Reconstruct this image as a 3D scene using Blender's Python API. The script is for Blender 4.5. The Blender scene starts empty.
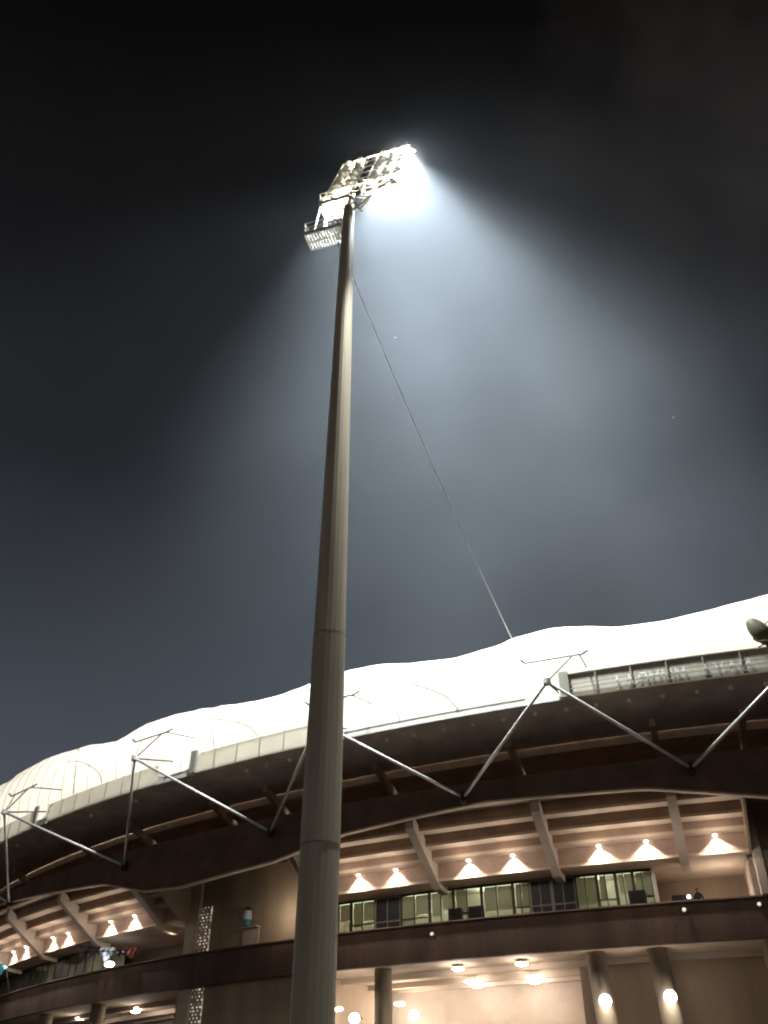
import bpy, bmesh, math, random
from mathutils import Vector, Matrix
R = math.radians
rnd = random.Random(7)
sc = bpy.context.scene
col = sc.collection

# ------------------------------------------------------------------ materials
def nodes(name):
    m = bpy.data.materials.new(name); m.use_nodes = True
    nt = m.node_tree; nt.nodes.clear()
    out = nt.nodes.new('ShaderNodeOutputMaterial')
    return m, nt, out

def paint(name, c, var=0.25, scale=1.5, rough=0.8, metal=0.0, bump=0.15, streak=False, spec=0.3, fine=14.0):
    """Weathered surface: two noise scales tint the colour, a fine one roughens it."""
    m, nt, out = nodes(name)
    N, L = nt.nodes.new, nt.links.new
    tc = N('ShaderNodeTexCoord'); mp = N('ShaderNodeMapping'); L(tc.outputs['Object'], mp.inputs['Vector'])
    if streak: mp.inputs['Scale'].default_value = (1, 1, 0.12)
    n1 = N('ShaderNodeTexNoise'); n1.inputs['Scale'].default_value = scale; n1.inputs['Detail'].default_value = 5
    n2 = N('ShaderNodeTexNoise'); n2.inputs['Scale'].default_value = fine; n2.inputs['Detail'].default_value = 4
    L(mp.outputs[0], n1.inputs['Vector']); L(tc.outputs['Object'], n2.inputs['Vector'])
    mx = N('ShaderNodeMath'); mx.operation = 'MULTIPLY_ADD'; mx.inputs[1].default_value = 0.7
    m3 = N('ShaderNodeMath'); m3.operation = 'MULTIPLY'; m3.inputs[1].default_value = 0.3
    L(n2.outputs[0], m3.inputs[0]); L(n1.outputs[0], mx.inputs[0]); L(m3.outputs[0], mx.inputs[2])
    cr = N('ShaderNodeValToRGB')
    cr.color_ramp.elements[0].position = 0.3; cr.color_ramp.elements[1].position = 0.7
    cr.color_ramp.elements[0].color = (*[v * (1 - var) for v in c], 1)
    cr.color_ramp.elements[1].color = (*[min(v * (1 + var), 0.95) for v in c], 1)
    L(mx.outputs[0], cr.inputs[0])
    b = N('ShaderNodeBsdfPrincipled'); b.inputs['Roughness'].default_value = rough; b.inputs['Metallic'].default_value = metal
    b.inputs['Specular IOR Level'].default_value = spec
    L(cr.outputs[0], b.inputs['Base Color'])
    if bump:
        bp = N('ShaderNodeBump'); bp.inputs['Strength'].default_value = bump; bp.inputs['Distance'].default_value = 0.05
        L(n2.outputs[0], bp.inputs['Height']); L(bp.outputs[0], b.inputs['Normal'])
    L(b.outputs[0], out.inputs[0])
    return m

def glow(name, c, s, sample=False):
    m, nt, out = nodes(name)
    e = nt.nodes.new('ShaderNodeEmission'); e.inputs[0].default_value = (*c, 1); e.inputs[1].default_value = s
    nt.links.new(e.outputs[0], out.inputs[0])
    if not sample: m.cycles.emission_sampling = 'NONE'
    return m

def blotch(name, c, lo, hi):
    m, nt, out = nodes(name); N, L = nt.nodes.new, nt.links.new
    tc = N('ShaderNodeTexCoord'); n1 = N('ShaderNodeTexNoise'); n1.inputs['Scale'].default_value = 2.2; n1.inputs['Detail'].default_value = 3
    L(tc.outputs['Object'], n1.inputs['Vector']); mr = N('ShaderNodeMapRange'); mr.inputs[1].default_value = 0.38; mr.inputs[2].default_value = 0.62; mr.inputs[3].default_value = lo; mr.inputs[4].default_value = hi
    L(n1.outputs[0], mr.inputs[0]); e = N('ShaderNodeEmission'); e.inputs[0].default_value = (*c, 1); L(mr.outputs[0], e.inputs[1]); L(e.outputs[0], out.inputs[0])
    return m

def fabric(name, tr=0.4, c0=(0.62, 0.61, 0.54), c1=(0.82, 0.81, 0.75)):
    m, nt, out = nodes(name)
    N, L = nt.nodes.new, nt.links.new
    tc = N('ShaderNodeTexCoord'); n1 = N('ShaderNodeTexNoise'); n1.inputs['Scale'].default_value = 0.6; n1.inputs['Detail'].default_value = 4
    L(tc.outputs['Object'], n1.inputs['Vector'])
    cr = N('ShaderNodeValToRGB'); cr.color_ramp.elements[0].color = (*c0, 1); cr.color_ramp.elements[1].color = (*c1, 1)
    L(n1.outputs[0], cr.inputs[0])
    d = N('ShaderNodeBsdfDiffuse'); t = N('ShaderNodeBsdfTranslucent'); mx = N('ShaderNodeMixShader'); mx.inputs[0].default_value = tr
    L(cr.outputs[0], d.inputs[0]); L(cr.outputs[0], t.inputs[0]); L(d.outputs[0], mx.inputs[1]); L(t.outputs[0], mx.inputs[2])
    L(mx.outputs[0], out.inputs[0])
    return m

def glass(name):
    m, nt, out = nodes(name)
    N, L = nt.nodes.new, nt.links.new
    t = N('ShaderNodeBsdfTransparent'); t.inputs[0].default_value = (0.88, 0.89, 0.80, 1)
    g = N('ShaderNodeBsdfGlossy'); g.inputs['Roughness'].default_value = 0.4
    mx = N('ShaderNodeMixShader'); mx.inputs[0].default_value = 0.03
    L(t.outputs[0], mx.inputs[1]); L(g.outputs[0], mx.inputs[2]); L(mx.outputs[0], out.inputs[0])
    return m

M = dict(
    brown=paint('brown_masonry_paint', (0.072, 0.044, 0.031), 0.45, 0.8, 0.85, bump=0.3, streak=True),
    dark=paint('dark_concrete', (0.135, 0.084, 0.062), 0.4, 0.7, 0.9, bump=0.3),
    soffit=paint('brown_soffit', (0.55, 0.42, 0.34), 0.3, 0.9, 0.85, bump=0.2),
    beam=paint('tan_beam', (0.46, 0.35, 0.26), 0.25, 1.2, 0.85),
    raker=paint('brown_raker', (0.36, 0.25, 0.19), 0.3, 1.0, 0.85),
    cream=paint('cream_plaster', (0.46, 0.38, 0.31), 0.2, 0.6, 0.85, bump=0.12),
    riser=paint('stained_riser', (0.30, 0.205, 0.15), 0.3, 0.9, 0.9, bump=0.25),
    tread=paint('cream_tread', (0.52, 0.41, 0.31), 0.2, 0.9, 0.85),
    wall=paint('tan_wall', (0.33, 0.25, 0.18), 0.35, 0.6, 0.85, bump=0.15, streak=True),
    column=paint('olive_column', (0.25, 0.205, 0.150), 0.25, 0.8, 0.85, streak=True),
    pole=paint('galvanised_pole', (0.50, 0.475, 0.375), 0.28, 1.2, 0.6, metal=0.0, bump=0.08, streak=True, spec=0.3),
    joint=paint('fascia_joint', (0.25, 0.235, 0.19), 0.2, 4, bump=0.02),
    seam=paint('joint_dark', (0.30, 0.285, 0.225), 0.2, 4),
    tube=paint('galvanised_tube', (0.58, 0.56, 0.50), 0.15, 2, 0.4, metal=0.15, bump=0.03, streak=True),
    fascia=paint('translucent_fascia', (0.36, 0.33, 0.26), 0.2, 1.8, 0.7, bump=0.03, streak=True),
    fascia_pale=paint('pale_fascia', (0.55, 0.54, 0.47), 0.12, 1.2, 0.7, bump=0.03),
    white=paint('white_paint', (0.75, 0.74, 0.68), 0.08, 1.5, 0.6, bump=0.03),
    cable=paint('bright_cable', (0.9, 0.9, 0.88), 0.05, 1, 0.45, metal=0.8, bump=0.0),
    steel=paint('cream_steel', (0.60, 0.55, 0.42), 0.2, 3, 0.5, bump=0.05),
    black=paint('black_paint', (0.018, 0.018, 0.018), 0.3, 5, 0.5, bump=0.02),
    oval=paint('olive_oval', (0.11, 0.095, 0.055), 0.25, 3, 0.6),
    frame=paint('dark_window_frame', (0.045, 0.05, 0.038), 0.2, 5, 0.5, bump=0.02),
    office=paint('pale_green_office', (0.58, 0.57, 0.49), 0.25, 0.8, 0.85, bump=0.02),
    teal=paint('teal_paint', (0.04, 0.17, 0.20), 0.15, 4, 0.6, bump=0.02),
    red=paint('red_cloth', (0.20, 0.05, 0.045), 0.25, 5, 0.85, bump=0.05),
    bluecloth=paint('grey_blue_cloth', (0.40, 0.47, 0.56), 0.25, 5, 0.85, bump=0.05),
    cloth=paint('black_cloth', (0.03, 0.025, 0.024), 0.4, 5, 0.9, bump=0.1),
    skin=paint('brown_skin', (0.16, 0.085, 0.055), 0.1, 10, 0.6, bump=0.02),
    hair=paint('black_hair', (0.012, 0.010, 0.010), 0.3, 30, 0.6, bump=0.1),
    ground=paint('dusty_asphalt', (0.055, 0.052, 0.048), 0.3, 0.35, 0.95, bump=0.2),
    turf=paint('mown_turf', (0.05, 0.11, 0.03), 0.3, 0.2, 0.95, bump=0.2),
    bird=paint('pale_feathers', (0.7, 0.7, 0.66), 0.1, 20, 0.9, bump=0),
    membrane=fabric('white_membrane'), fascia_left=fabric('translucent_sheet', 0.35, (0.30, 0.29, 0.24), (0.42, 0.41, 0.35)), glass=glass('window_glass'), blind=fabric('pale_blind', 0.5, (0.56, 0.56, 0.47), (0.68, 0.68, 0.58)),
    warm=glow('warm_lamp', (1.0, 0.86, 0.68), 14), hot=glow('hot_lamp', (1.0, 0.93, 0.82), 22),
    lens=glow('floodlight_lens', (0.95, 0.98, 1.0), 55, True), cool=glow('cool_lamp', (0.92, 0.96, 1.0), 12),
    tubeglow=glow('office_tube', (0.95, 1.0, 0.8), 2), dim=glow('dim_lamp', (1.0, 0.9, 0.75), 0.30), speck=glow('small_lamp', (1.0, 0.93, 0.8), 0.9),
    jali=blotch('stair_light', (1.0, 0.85, 0.64), 0.06, 0.75),
)

# ------------------------------------------------------------------ mesh helpers
def tag(o, label=None, cat=None, group=None, kind=None):
    if label: o['label'] = label
    if cat: o['category'] = cat
    if group: o['group'] = group
    if kind: o['kind'] = kind
    return o

def obj(name, bm, mat, parent=None, label=None, smooth=False):
    me = bpy.data.meshes.new(name)
    bmesh.ops.recalc_face_normals(bm, faces=bm.faces)
    bm.to_mesh(me); bm.free()
    if smooth:
        for p in me.polygons: p.use_smooth = True
    me.materials.append(mat)
    o = bpy.data.objects.new(name, me); col.objects.link(o)
    if parent is not None:
        o.parent = parent
        o.matrix_parent_inverse = Matrix.Translation(parent.location).inverted() if parent.type == 'EMPTY' and not parent.parent else Matrix()
    if label: o['label'] = label
    return o

def thing(name, loc, label, cat, group=None):
    o = bpy.data.objects.new(name, None); col.objects.link(o); o.location = loc
    o.empty_display_size = 0.3
    return tag(o, label, cat, group)

CX, CY = 45.0, 135.0                       # centre of the bowl; its outside is described in radius, bearing and height
def P(r, a, z):
    return Vector((CX + r * math.cos(R(a)), CY + r * math.sin(R(a)), z))

def quadface(bm, vs):
    try: bm.faces.new(vs)
    except ValueError: pass

def sweep(bm, prof, a0, a1, step=0.6, closed=True):
    """Sweep a profile of (radius, height) round the bowl from bearing a0 to a1. prof may be a function of the bearing."""
    n = max(1, int(math.ceil((a1 - a0) / step)))
    rows = []
    for i in range(n + 1):
        a = a0 + (a1 - a0) * i / n
        pr = prof(a) if callable(prof) else prof
        rows.append([bm.verts.new(P(r, a, z)) for r, z in pr])
    k = len(rows[0])
    for i in range(n):
        for j in range(k if closed else k - 1):
            quadface(bm, (rows[i][j], rows[i][(j + 1) % k], rows[i + 1][(j + 1) % k], rows[i + 1][j]))
    if closed:
        quadface(bm, rows[0]); quadface(bm, rows[-1])
    return bm

def ringbox(bm, r0, r1, z0, z1, a0, a1, step=0.6):
    return sweep(bm, [(r0, z0), (r1, z0), (r1, z1), (r0, z1)], a0, a1, step)

def tube(bm, p, q, rad, n=8, rad2=None, cap=True):
    p, q = Vector(p), Vector(q); rad2 = rad if rad2 is None else rad2
    d = (q - p).normalized(); u = d.orthogonal().normalized(); v = d.cross(u)
    A, B = [], []
    for i in range(n):
        t = 2 * math.pi * i / n; w = u * math.cos(t) + v * math.sin(t)
        A.append(bm.verts.new(p + w * rad)); B.append(bm.verts.new(q + w * rad2))
    for i in range(n): quadface(bm, (A[i], A[(i + 1) % n], B[(i + 1) % n], B[i]))
    if cap: quadface(bm, A[::-1]); quadface(bm, B)
    return bm

def polytube(bm, pts, rad, n=6):
    for a, b in zip(pts, pts[1:]): tube(bm, a, b, rad, n)
    return bm

def obox(bm, c, ax, ay, az, sx, sy, sz):
    """Box centred on c with unit axes ax, ay, az and full sizes."""
    vs = {}
    for i in (-1, 1):
        for j in (-1, 1):
            for k in (-1, 1):
                vs[i, j, k] = bm.verts.new(Vector(c) + ax * (i * sx / 2) + ay * (j * sy / 2) + az * (k * sz / 2))
    for f in (((-1,-1,-1),(-1,1,-1),(-1,1,1),(-1,-1,1)), ((1,-1,-1),(1,-1,1),(1,1,1),(1,1,-1)),
              ((-1,-1,-1),(-1,-1,1),(1,-1,1),(1,-1,-1)), ((-1,1,-1),(1,1,-1),(1,1,1),(-1,1,1)),
              ((-1,-1,-1),(1,-1,-1),(1,1,-1),(-1,1,-1)), ((-1,-1,1),(-1,1,1),(1,1,1),(1,-1,1))):
        quadface(bm, [vs[k] for k in f])
    return bm

Z = Vector((0, 0, 1))
def beam(bm, p, q, w, h):
    p, q = Vector(p), Vector(q); d = q - p; L = d.length; d.normalize()
    s = d.cross(Z).normalized(); u = s.cross(d)
    return obox(bm, (p + q) / 2, d, s, u, L, w, h)

def lathe(bm, prof, origin, axis, n=16, cap=True):
    """prof: (distance along axis, radius)."""
    axis = Vector(axis).normalized(); u = axis.orthogonal().normalized(); v = axis.cross(u); o = Vector(origin)
    rings = []
    for d, r in prof:
        rings.append([bm.verts.new(o + axis * d + (u * math.cos(2*math.pi*i/n) + v * math.sin(2*math.pi*i/n)) * max(r, 1e-4)) for i in range(n)])
    for a, b in zip(rings, rings[1:]):
        for i in range(n): quadface(bm, (a[i], a[(i+1) % n], b[(i+1) % n], b[i]))
    if cap: quadface(bm, rings[0][::-1]); quadface(bm, rings[-1])
    return bm

def lerp_table(tb, a, soft=True):
    if a <= tb[0][0]: return tb[0][1]
    for (x0, y0), (x1, y1) in zip(tb, tb[1:]):
        if a <= x1:
            t = (a - x0) / (x1 - x0)
            if soft: t = t * t * (3 - 2 * t) * 0.5 + t * 0.5
            return y0 + (y1 - y0) * t
    return tb[-1][1]

def lamp(kind, name, loc, power, colr, size=0.1, aim=None, angle=60, blend=0.5):
    l = bpy.data.lights.new(name, kind); l.energy = power; l.color = colr
    l.shadow_soft_size = size
    if kind == 'SPOT': l.spot_size = R(angle); l.spot_blend = blend
    o = bpy.data.objects.new(name, l); col.objects.link(o); o.location = loc
    if aim is not None: o.rotation_euler = (Vector(aim) - Vector(loc)).to_track_quat('-Z', 'Y').to_euler()
    return o

# ------------------------------------------------------------------ camera
cam = bpy.data.cameras.new('camera'); cam.sensor_fit = 'VERTICAL'; cam.sensor_height = 36.0
cam.lens = 36.0 * 880 / 1024; cam.clip_end = 4000; cam.clip_start = 0.1
co = bpy.data.objects.new('camera', cam); col.objects.link(co)
co.location = (0, 0, 1.6); co.rotation_euler = (R(90 + 36), 0, R(0.12))
sc.camera = co

# ------------------------------------------------------------------ world: city-lit night sky
w = bpy.data.worlds.new('World'); sc.world = w; w.use_nodes = True
nt = w.node_tree; nt.nodes.clear(); N, L = nt.nodes.new, nt.links.new
wo = N('ShaderNodeOutputWorld'); bg = N('ShaderNodeBackground'); bg.inputs[1].default_value = 1.0
tc = N('ShaderNodeTexCoord'); sx = N('ShaderNodeSeparateXYZ'); L(tc.outputs['Generated'], sx.inputs[0])
cr = N('ShaderNodeValToRGB'); els = cr.color_ramp.elements
stops = [(0.0, (0.42, 0.315, 0.235)), (0.12, (0.33, 0.255, 0.20)), (0.26, (0.080, 0.098, 0.125)), (0.36, (0.058, 0.072, 0.094)), (0.47, (0.031, 0.038, 0.050)), (0.60, (0.0100, 0.0118, 0.0155)),
         (0.74, (0.0058, 0.0060, 0.0072)), (0.88, (0.0030, 0.0028, 0.0028)), (1.0, (0.0024, 0.0022, 0.0022))]
els[0].position, els[0].color = stops[0][0], (*stops[0][1], 1)
els[1].position, els[1].color = stops[-1][0], (*stops[-1][1], 1)
for p_, c_ in stops[1:-1]:
    e = els.new(p_); e.color = (*c_, 1)
L(sx.outputs['Z'], cr.inputs[0])
# thin cloud, faintly brown from the city below
nz = N('ShaderNodeTexNoise'); nz.inputs['Scale'].default_value = 2.6; nz.inputs['Detail'].default_value = 6; nz.inputs['Roughness'].default_value = 0.55
L(tc.outputs['Generated'], nz.inputs['Vector'])
cc = N('ShaderNodeValToRGB'); cc.color_ramp.elements[0].position = 0.40; cc.color_ramp.elements[1].position = 0.66
cc.color_ramp.elements[0].color = (0, 0, 0, 1); cc.color_ramp.elements[1].color = (0.019, 0.0160, 0.0138, 1)
L(nz.outputs[0], cc.inputs[0])
ad = N('ShaderNodeMixRGB'); ad.blend_type = 'ADD'; ad.inputs[0].default_value = 1.0
rx = N('ShaderNodeMapRange'); rx.interpolation_type = 'SMOOTHSTEP'; rx.inputs[1].default_value = -0.02; rx.inputs[2].default_value = 0.28
L(sx.outputs['X'], rx.inputs[0]); cm = N('ShaderNodeMixRGB'); cm.blend_type = 'MULTIPLY'; cm.inputs[0].default_value = 1.0; L(cc.outputs[0], cm.inputs[1]); L(rx.outputs[0], cm.inputs[2])
L(cr.outputs[0], ad.inputs[1]); L(cm.outputs[0], ad.inputs[2]); L(ad.outputs[0], bg.inputs[0]); L(bg.outputs[0], wo.inputs[0])

# ------------------------------------------------------------------ ground
bm = bmesh.new(); bmesh.ops.create_grid(bm, x_segments=2, y_segments=2, size=900)
tag(obj('ground', bm, M['ground']), kind='structure')
bm = bmesh.new(); vs = [bm.verts.new((CX + 74 * math.cos(t * math.pi / 40), CY + 74 * math.sin(t * math.pi / 40), 0.01)) for t in range(80)]; bm.faces.new(vs)
tag(obj('playing_field', bm, M['turf']), kind='structure')

# ------------------------------------------------------------------ stadium
A0, A1 = -152.0, -92.0
ST = thing('stadium', P(95, -118, 0), 'brown concrete stadium with scalloped white fabric roof, raked galleries and slanted tube struts', 'stadium')
BAYS = [(-151.0, -127.9), (-121.4, -106.78), (-99.6, -92.5)]         # open galleries between the solid wall bays
WALLS = [(-127.2, -121.4), (-106.45, -99.6)]

# gallery band (parapet) with thin coping
bm = bmesh.new(); ringbox(bm, 94.0, 94.3, 9.62, 11.40, A0, A1)
band = obj('gallery_parapet', bm, M['brown'], ST)
bm = bmesh.new(); ringbox(bm, 93.93, 94.38, 11.403, 11.47, A0, A1)
obj('coping', bm, M['dark'], band)
bm = bmesh.new(); ringbox(bm, 86.0, 93.99, 9.95, 10.6, A0, A1)
obj('gallery_floor', bm, M['beam'], ST)

# stepped underside of the tier: risers and treads swept round each open bay
STEPS = [(97.78, 97.0, 16.15), (97.0, 96.2, 15.45), (96.2, 95.4, 14.85), (95.4, 94.6, 14.33)]
for a0, a1 in BAYS:
    bt, br, bl = bmesh.new(), bmesh.new(), bmesh.new()
    for i, (ro, ri, z) in enumerate(STEPS):
        ringbox(bt, ri + 0.002, ro, z, z + 0.14, a0, a1)
        zn = STEPS[i + 1][2] + 0.14 if i < 3 else 13.56
        ringbox(br if i < 3 else bl, ri - 0.16, ri, zn, z + 0.138, a0, a1)
    ringbox(bt, 88.0, 94.598, 13.42, 13.555, a0, a1)
    sf = obj('stepped_soffit', br, M['riser'], ST)
    obj('tread', bt, M['tread'], sf); obj('lamp_panel', bl, M['raker'], sf)
    b2 = bmesh.new(); ringbox(b2, 89.4, 89.6, 10.6, 13.42, a0, a1)
    obj('gallery_back_wall', b2, M['wall'], ST)
    # floor below: ceiling, circumferential beams, back wall
    b3 = bmesh.new(); ringbox(b3, 84.0, 93.98, 9.62, 9.9, a0, a1); cl = obj('concourse_ceiling', b3, M['tread'], ST)
    for r in (91.4, 88.6, 86.9):
        b4 = bmesh.new(); ringbox(b4, r - 0.28, r, 9.34, 9.618, a0, a1); obj('ceiling_beam', b4, M['cream'], cl)
    b5 = bmesh.new(); ringbox(b5, 85.4, 85.7, 0, 9.619, a0, a1); obj('concourse_back_wall', b5, M['cream'], ST)
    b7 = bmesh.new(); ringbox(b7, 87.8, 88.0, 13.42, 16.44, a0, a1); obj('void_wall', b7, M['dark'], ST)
    for x0, x1 in ((a0 - 0.08, a0 - 0.002), (a1 + 0.002, a1 + 0.08)):
        b8 = bmesh.new(); sweep(b8, [(88.0, 13.43), (94.59, 13.43), (97.75, 15.6), (97.75, 16.44), (88.0, 16.44)], x0, x1, 0.2); obj('end_plate', b8, M['wall'], ST)
    if -122 < a0 < -121:
        b9 = bmesh.new(); ringbox(b9, 90.6, 90.9, 0, 9.617, -112.6, a1 - 0.1); obj('partition_wall', b9, M['wall'], ST)
        b9 = bmesh.new(); ringbox(b9, 85.7, 90.58, 0, 9.617, -112.6, -112.45); obj('cross_wall', b9, M['cream'], ST)
    for a in (a0, a1):
        b6 = bmesh.new(); ringbox(b6, 86.4, 93.95, 0.0, 9.618, a - 0.08, a + 0.08); obj('cross_wall', b6, M['wall'], ST)
        b6 = bmesh.new(); ringbox(b6, 89.6, 93.9, 10.6, 13.41, a - 0.08, a + 0.08); obj('cross_wall', b6, M['cream'], ST)

# solid bays between the galleries
for a0, a1 in WALLS:
    b = bmesh.new(); ringbox(b, 93.3, 93.8, 0, 16.0, a0, a1); obj('plaster_wall', b, M['wall'], ST)
# tall pier with the lit stair lattice beside the left gallery
b = bmesh.new(); ringbox(b, 92.8, 93.985, 0, 9.6, -127.9, -127.25, 0.2); ringbox(b, 92.8, 93.985, 11.48, 16.0, -127.9, -127.25, 0.2)
obj('pier', b, M['cream'], ST)
for z0, z1 in ((5.0, 9.55), (11.5, 14.15)):
    b = bmesh.new(); ringbox(b, 93.82, 93.84, z0, z1, -127.2, -126.62, 0.2); lt = obj('stair_window', b, M['jali'], ST)
    b = bmesh.new()
    k = 0; zz = z0
    while zz < z1:
        ringbox(b, 93.86, 93.95, zz, zz + 0.075, -127.2, -126.62, 0.2)
        for j in range(3):
            aa = -127.2 + 0.58 * (j + (0.5 if k % 2 else 0.15)) / 3
            ringbox(b, 93.88, 93.94, zz + 0.06, zz + 0.2, aa, aa + 0.04 + 0.10 * rnd.random(), 0.2)
        zz += 0.19; k += 1
    obj('lattice', b, M['cream'], lt)
b = bmesh.new(); ringbox(b, 92.8, 93.985, 0, 9.6, -106.72, -106.45, 0.2); ringbox(b, 92.8, 94.6, 11.48, 15.4, -106.70, -106.45, 0.2)
obj('pier', b, M['cream'], ST)

# office box on the gallery: wall, counter, tubes and glazed front
b = bmesh.new(); ringbox(b, 91.2, 91.3, 10.6, 13.415, -121.3, -109.75); office = obj('office_wall', b, M['office'], ST)
b = bmesh.new(); ringbox(b, 91.3, 92.76, 13.36, 13.415, -121.3, -109.75); obj('office_ceiling', b, M['office'], office)
b = bmesh.new(); ringbox(b, 91.302, 91.7, 10.602, 11.75, -121.3, -109.75); obj('office_counter', b, M['riser'], office)
b = bmesh.new(); ringbox(b, 91.2, 92.85, 10.602, 13.41, -109.74, -109.68, 0.1); obj('office_end_wall', b, M['white'], office)
EDGE = [-122.4, -121.45, -120.45, -119.45, -118.42, -117.32, -116.42, -115.4, -114.3, -113.72, -112.98, -112.2, -111.5, -110.9, -110.35, -109.75]
DARKW = {3, 9, 10}
for i in range(1, len(EDGE) - 1):
    a0, a1 = EDGE[i], EDGE[i + 1]; mid = (a0 + a1) / 2
    f = bmesh.new(); t = 0.075
    ringbox(f, 92.80, 92.88, 10.602, 13.41, a0, a0 + t, 0.3); ringbox(f, 92.80, 92.88, 10.602, 13.41, a1 - t * 0.3, a1, 0.3)
    ringbox(f, 92.80, 92.88, 13.30, 13.41, a0 + t, a1 - t * 0.3, 0.3)
    ringbox(f, 92.81, 92.87, 10.602, 13.30, mid - 0.015, mid + 0.015, 0.3)
    if i in DARKW or i % 2 == 0:
        ringbox(f, 92.81, 92.87, 12.05, 12.12, a0 + t, mid - 0.016, 0.3); ringbox(f, 92.81, 92.87, 12.05, 12.12, mid + 0.016, a1 - t * 0.3, 0.3)
    wn = obj('window', f, M['joint' if i in DARKW else 'frame'], ST)
    g = bmesh.new(); ringbox(g, 92.825, 92.835, 10.61, 13.30, a0 + t, a1 - t * 0.3, 0.3)
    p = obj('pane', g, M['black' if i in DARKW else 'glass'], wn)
    if i not in DARKW:
        zb_ = rnd.choice([12.1, 12.2, 12.35, 12.0]); bl_ = bmesh.new(); ringbox(bl_, 92.70, 92.715, zb_, 13.29, a0 + t + 0.02, mid - 0.02, 0.3)
        if i % 3: ringbox(bl_, 92.70, 92.715, zb_ + rnd.choice([0, 0.3]), 13.29, mid + 0.02, a1 - 0.03, 0.3)
        obj('blind', bl_, M['blind'], wn)
for a0, a1 in ((-121.2, -119.5), (-118.2, -116.6), (-116, -114.0), (-112.0, -110.0)):
    b = bmesh.new(); ringbox(b, 92.66, 92.72, 13.312, 13.355, a0, a1); obj('office_tube_light', b, M['tubeglow'], office)
    m_ = (a0 + a1) / 2
    for q in (-0.5, 0.5): lamp('POINT', 'office_light', P(92.1, m_ + q, 13.15), 25, (1.0, 0.98, 0.84), 0.08)

# windows of the left gallery, dark behind their frames
b = bmesh.new(); ringbox(b, 91.2, 91.3, 10.6, 13.415, -150, -134.3); obj('office_wall', b, M['office'], ST)
LE = [-149, -147.2, -145.4, -143.8, -142.2, -140.6, -139, -137.5, -136, -134.4]
for i in range(len(LE) - 1):
    a0, a1 = LE[i], LE[i + 1]; mid = (a0 + a1) / 2; f = bmesh.new()
    ringbox(f, 92.80, 92.88, 10.602, 13.41, a0, a0 + 0.1, 0.3); ringbox(f, 92.80, 92.88, 13.28, 13.41, a0 + 0.1, a1, 0.3)
    ringbox(f, 92.81, 92.87, 10.602, 13.28, mid - 0.03, mid + 0.03, 0.3)
    wn = obj('window', f, M['frame'], ST)
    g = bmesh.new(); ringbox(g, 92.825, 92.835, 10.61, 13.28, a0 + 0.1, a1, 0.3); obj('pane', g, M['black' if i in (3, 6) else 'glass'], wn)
lamp('POINT', 'office_light', P(92.0, -137, 12.9), 2.2, (0.98, 1.0, 0.84), 0.2)
lamp('POINT', 'office_light', P(92.0, -142, 12.9), 1.6, (0.98, 1.0, 0.84), 0.2)

# rakers under the stepped soffit
for a in (-150, -146.5, -142.6, -138.3, -133.6, -129.0, -121.0, -116.6, -112.55, -108.65, -99.2, -95.4):
    b = bmesh.new(); hw = 0.23
    da = math.degrees(hw / 96)
    sweep(b, [(97.72, 15.45), (97.72, 16.12), (94.6, 14.4), (93.3, 13.7), (93.3, 13.0), (94.3, 13.1)], a - da, a + da, 0.5)
    obj('raker_beam', b, M['cream'], ST)

# ring beam: deeper at the piers, lifting over the galleries
ZLOW = [(-152, 16.0), (-145, 16.9), (-138.8, 16.6), (-130.2, 15.62), (-127.6, 14.55), (-125.7, 14.35), (-121.6, 14.8), (-118.9, 15.65), (-114.1, 16.2), (-109.3, 15.9),
        (-106.1, 14.95), (-104.5, 14.4), (-100.5, 14.8), (-97.5, 15.8), (-92, 16.2)]
b = bmesh.new()
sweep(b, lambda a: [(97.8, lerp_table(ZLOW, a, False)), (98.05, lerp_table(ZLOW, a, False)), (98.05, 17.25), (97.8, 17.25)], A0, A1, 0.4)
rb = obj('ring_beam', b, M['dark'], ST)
b = bmesh.new(); sweep(b, lambda a: [(97.79, lerp_table(ZLOW, a, False) - 0.09), (98.09, lerp_table(ZLOW, a, False) - 0.09), (98.09, lerp_table(ZLOW, a, False) - 0.003), (97.79, lerp_table(ZLOW, a, False) - 0.003)], A0, A1, 0.4)
obj('lip', b, M['tread'], rb)
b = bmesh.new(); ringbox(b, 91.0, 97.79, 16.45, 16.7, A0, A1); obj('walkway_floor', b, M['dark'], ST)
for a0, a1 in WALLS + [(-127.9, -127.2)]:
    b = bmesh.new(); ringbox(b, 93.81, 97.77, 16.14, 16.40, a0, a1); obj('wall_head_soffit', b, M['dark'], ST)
# upper recess
b = bmesh.new(); ringbox(b, 90.8, 91.0, 16.7, 20.0, A0, A1); obj('upper_back_wall', b, M['soffit'], ST)
b = bmesh.new(); sweep(b, [(91.0, 19.75), (95.2, 19.75), (95.2, 19.95), (91.0, 19.95)], A0, A1); obj('recess_ceiling', b, M['raker'], ST)
b = bmesh.new(); ringbox(b, 95.2, 95.7, 19.05, 19.50, A0, A1); obj('edge_beam', b, M['beam'], ST)
b = bmesh.new(); sweep(b, [(95.72, 19.51), (99.9, 20.20), (99.9, 20.32), (95.72, 19.63)], A0, A1); obj('eave_soffit', b, M['soffit'], ST)
for a in (-149.5, -144.8, -140.1, -133.7, -130.0, -125.3, -122.7, -118.05, -113.3, -108.8, -106.2, -101.8, -97.2):
    b = bmesh.new(); da = math.degrees(0.16 / 95)
    sweep(b, [(97.0, 19.3), (97.0, 19.72), (91.05, 17.2), (91.05, 16.6)], a - da, a + da, 0.5)
    obj('upper_raker', b, M['raker'], ST)

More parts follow.
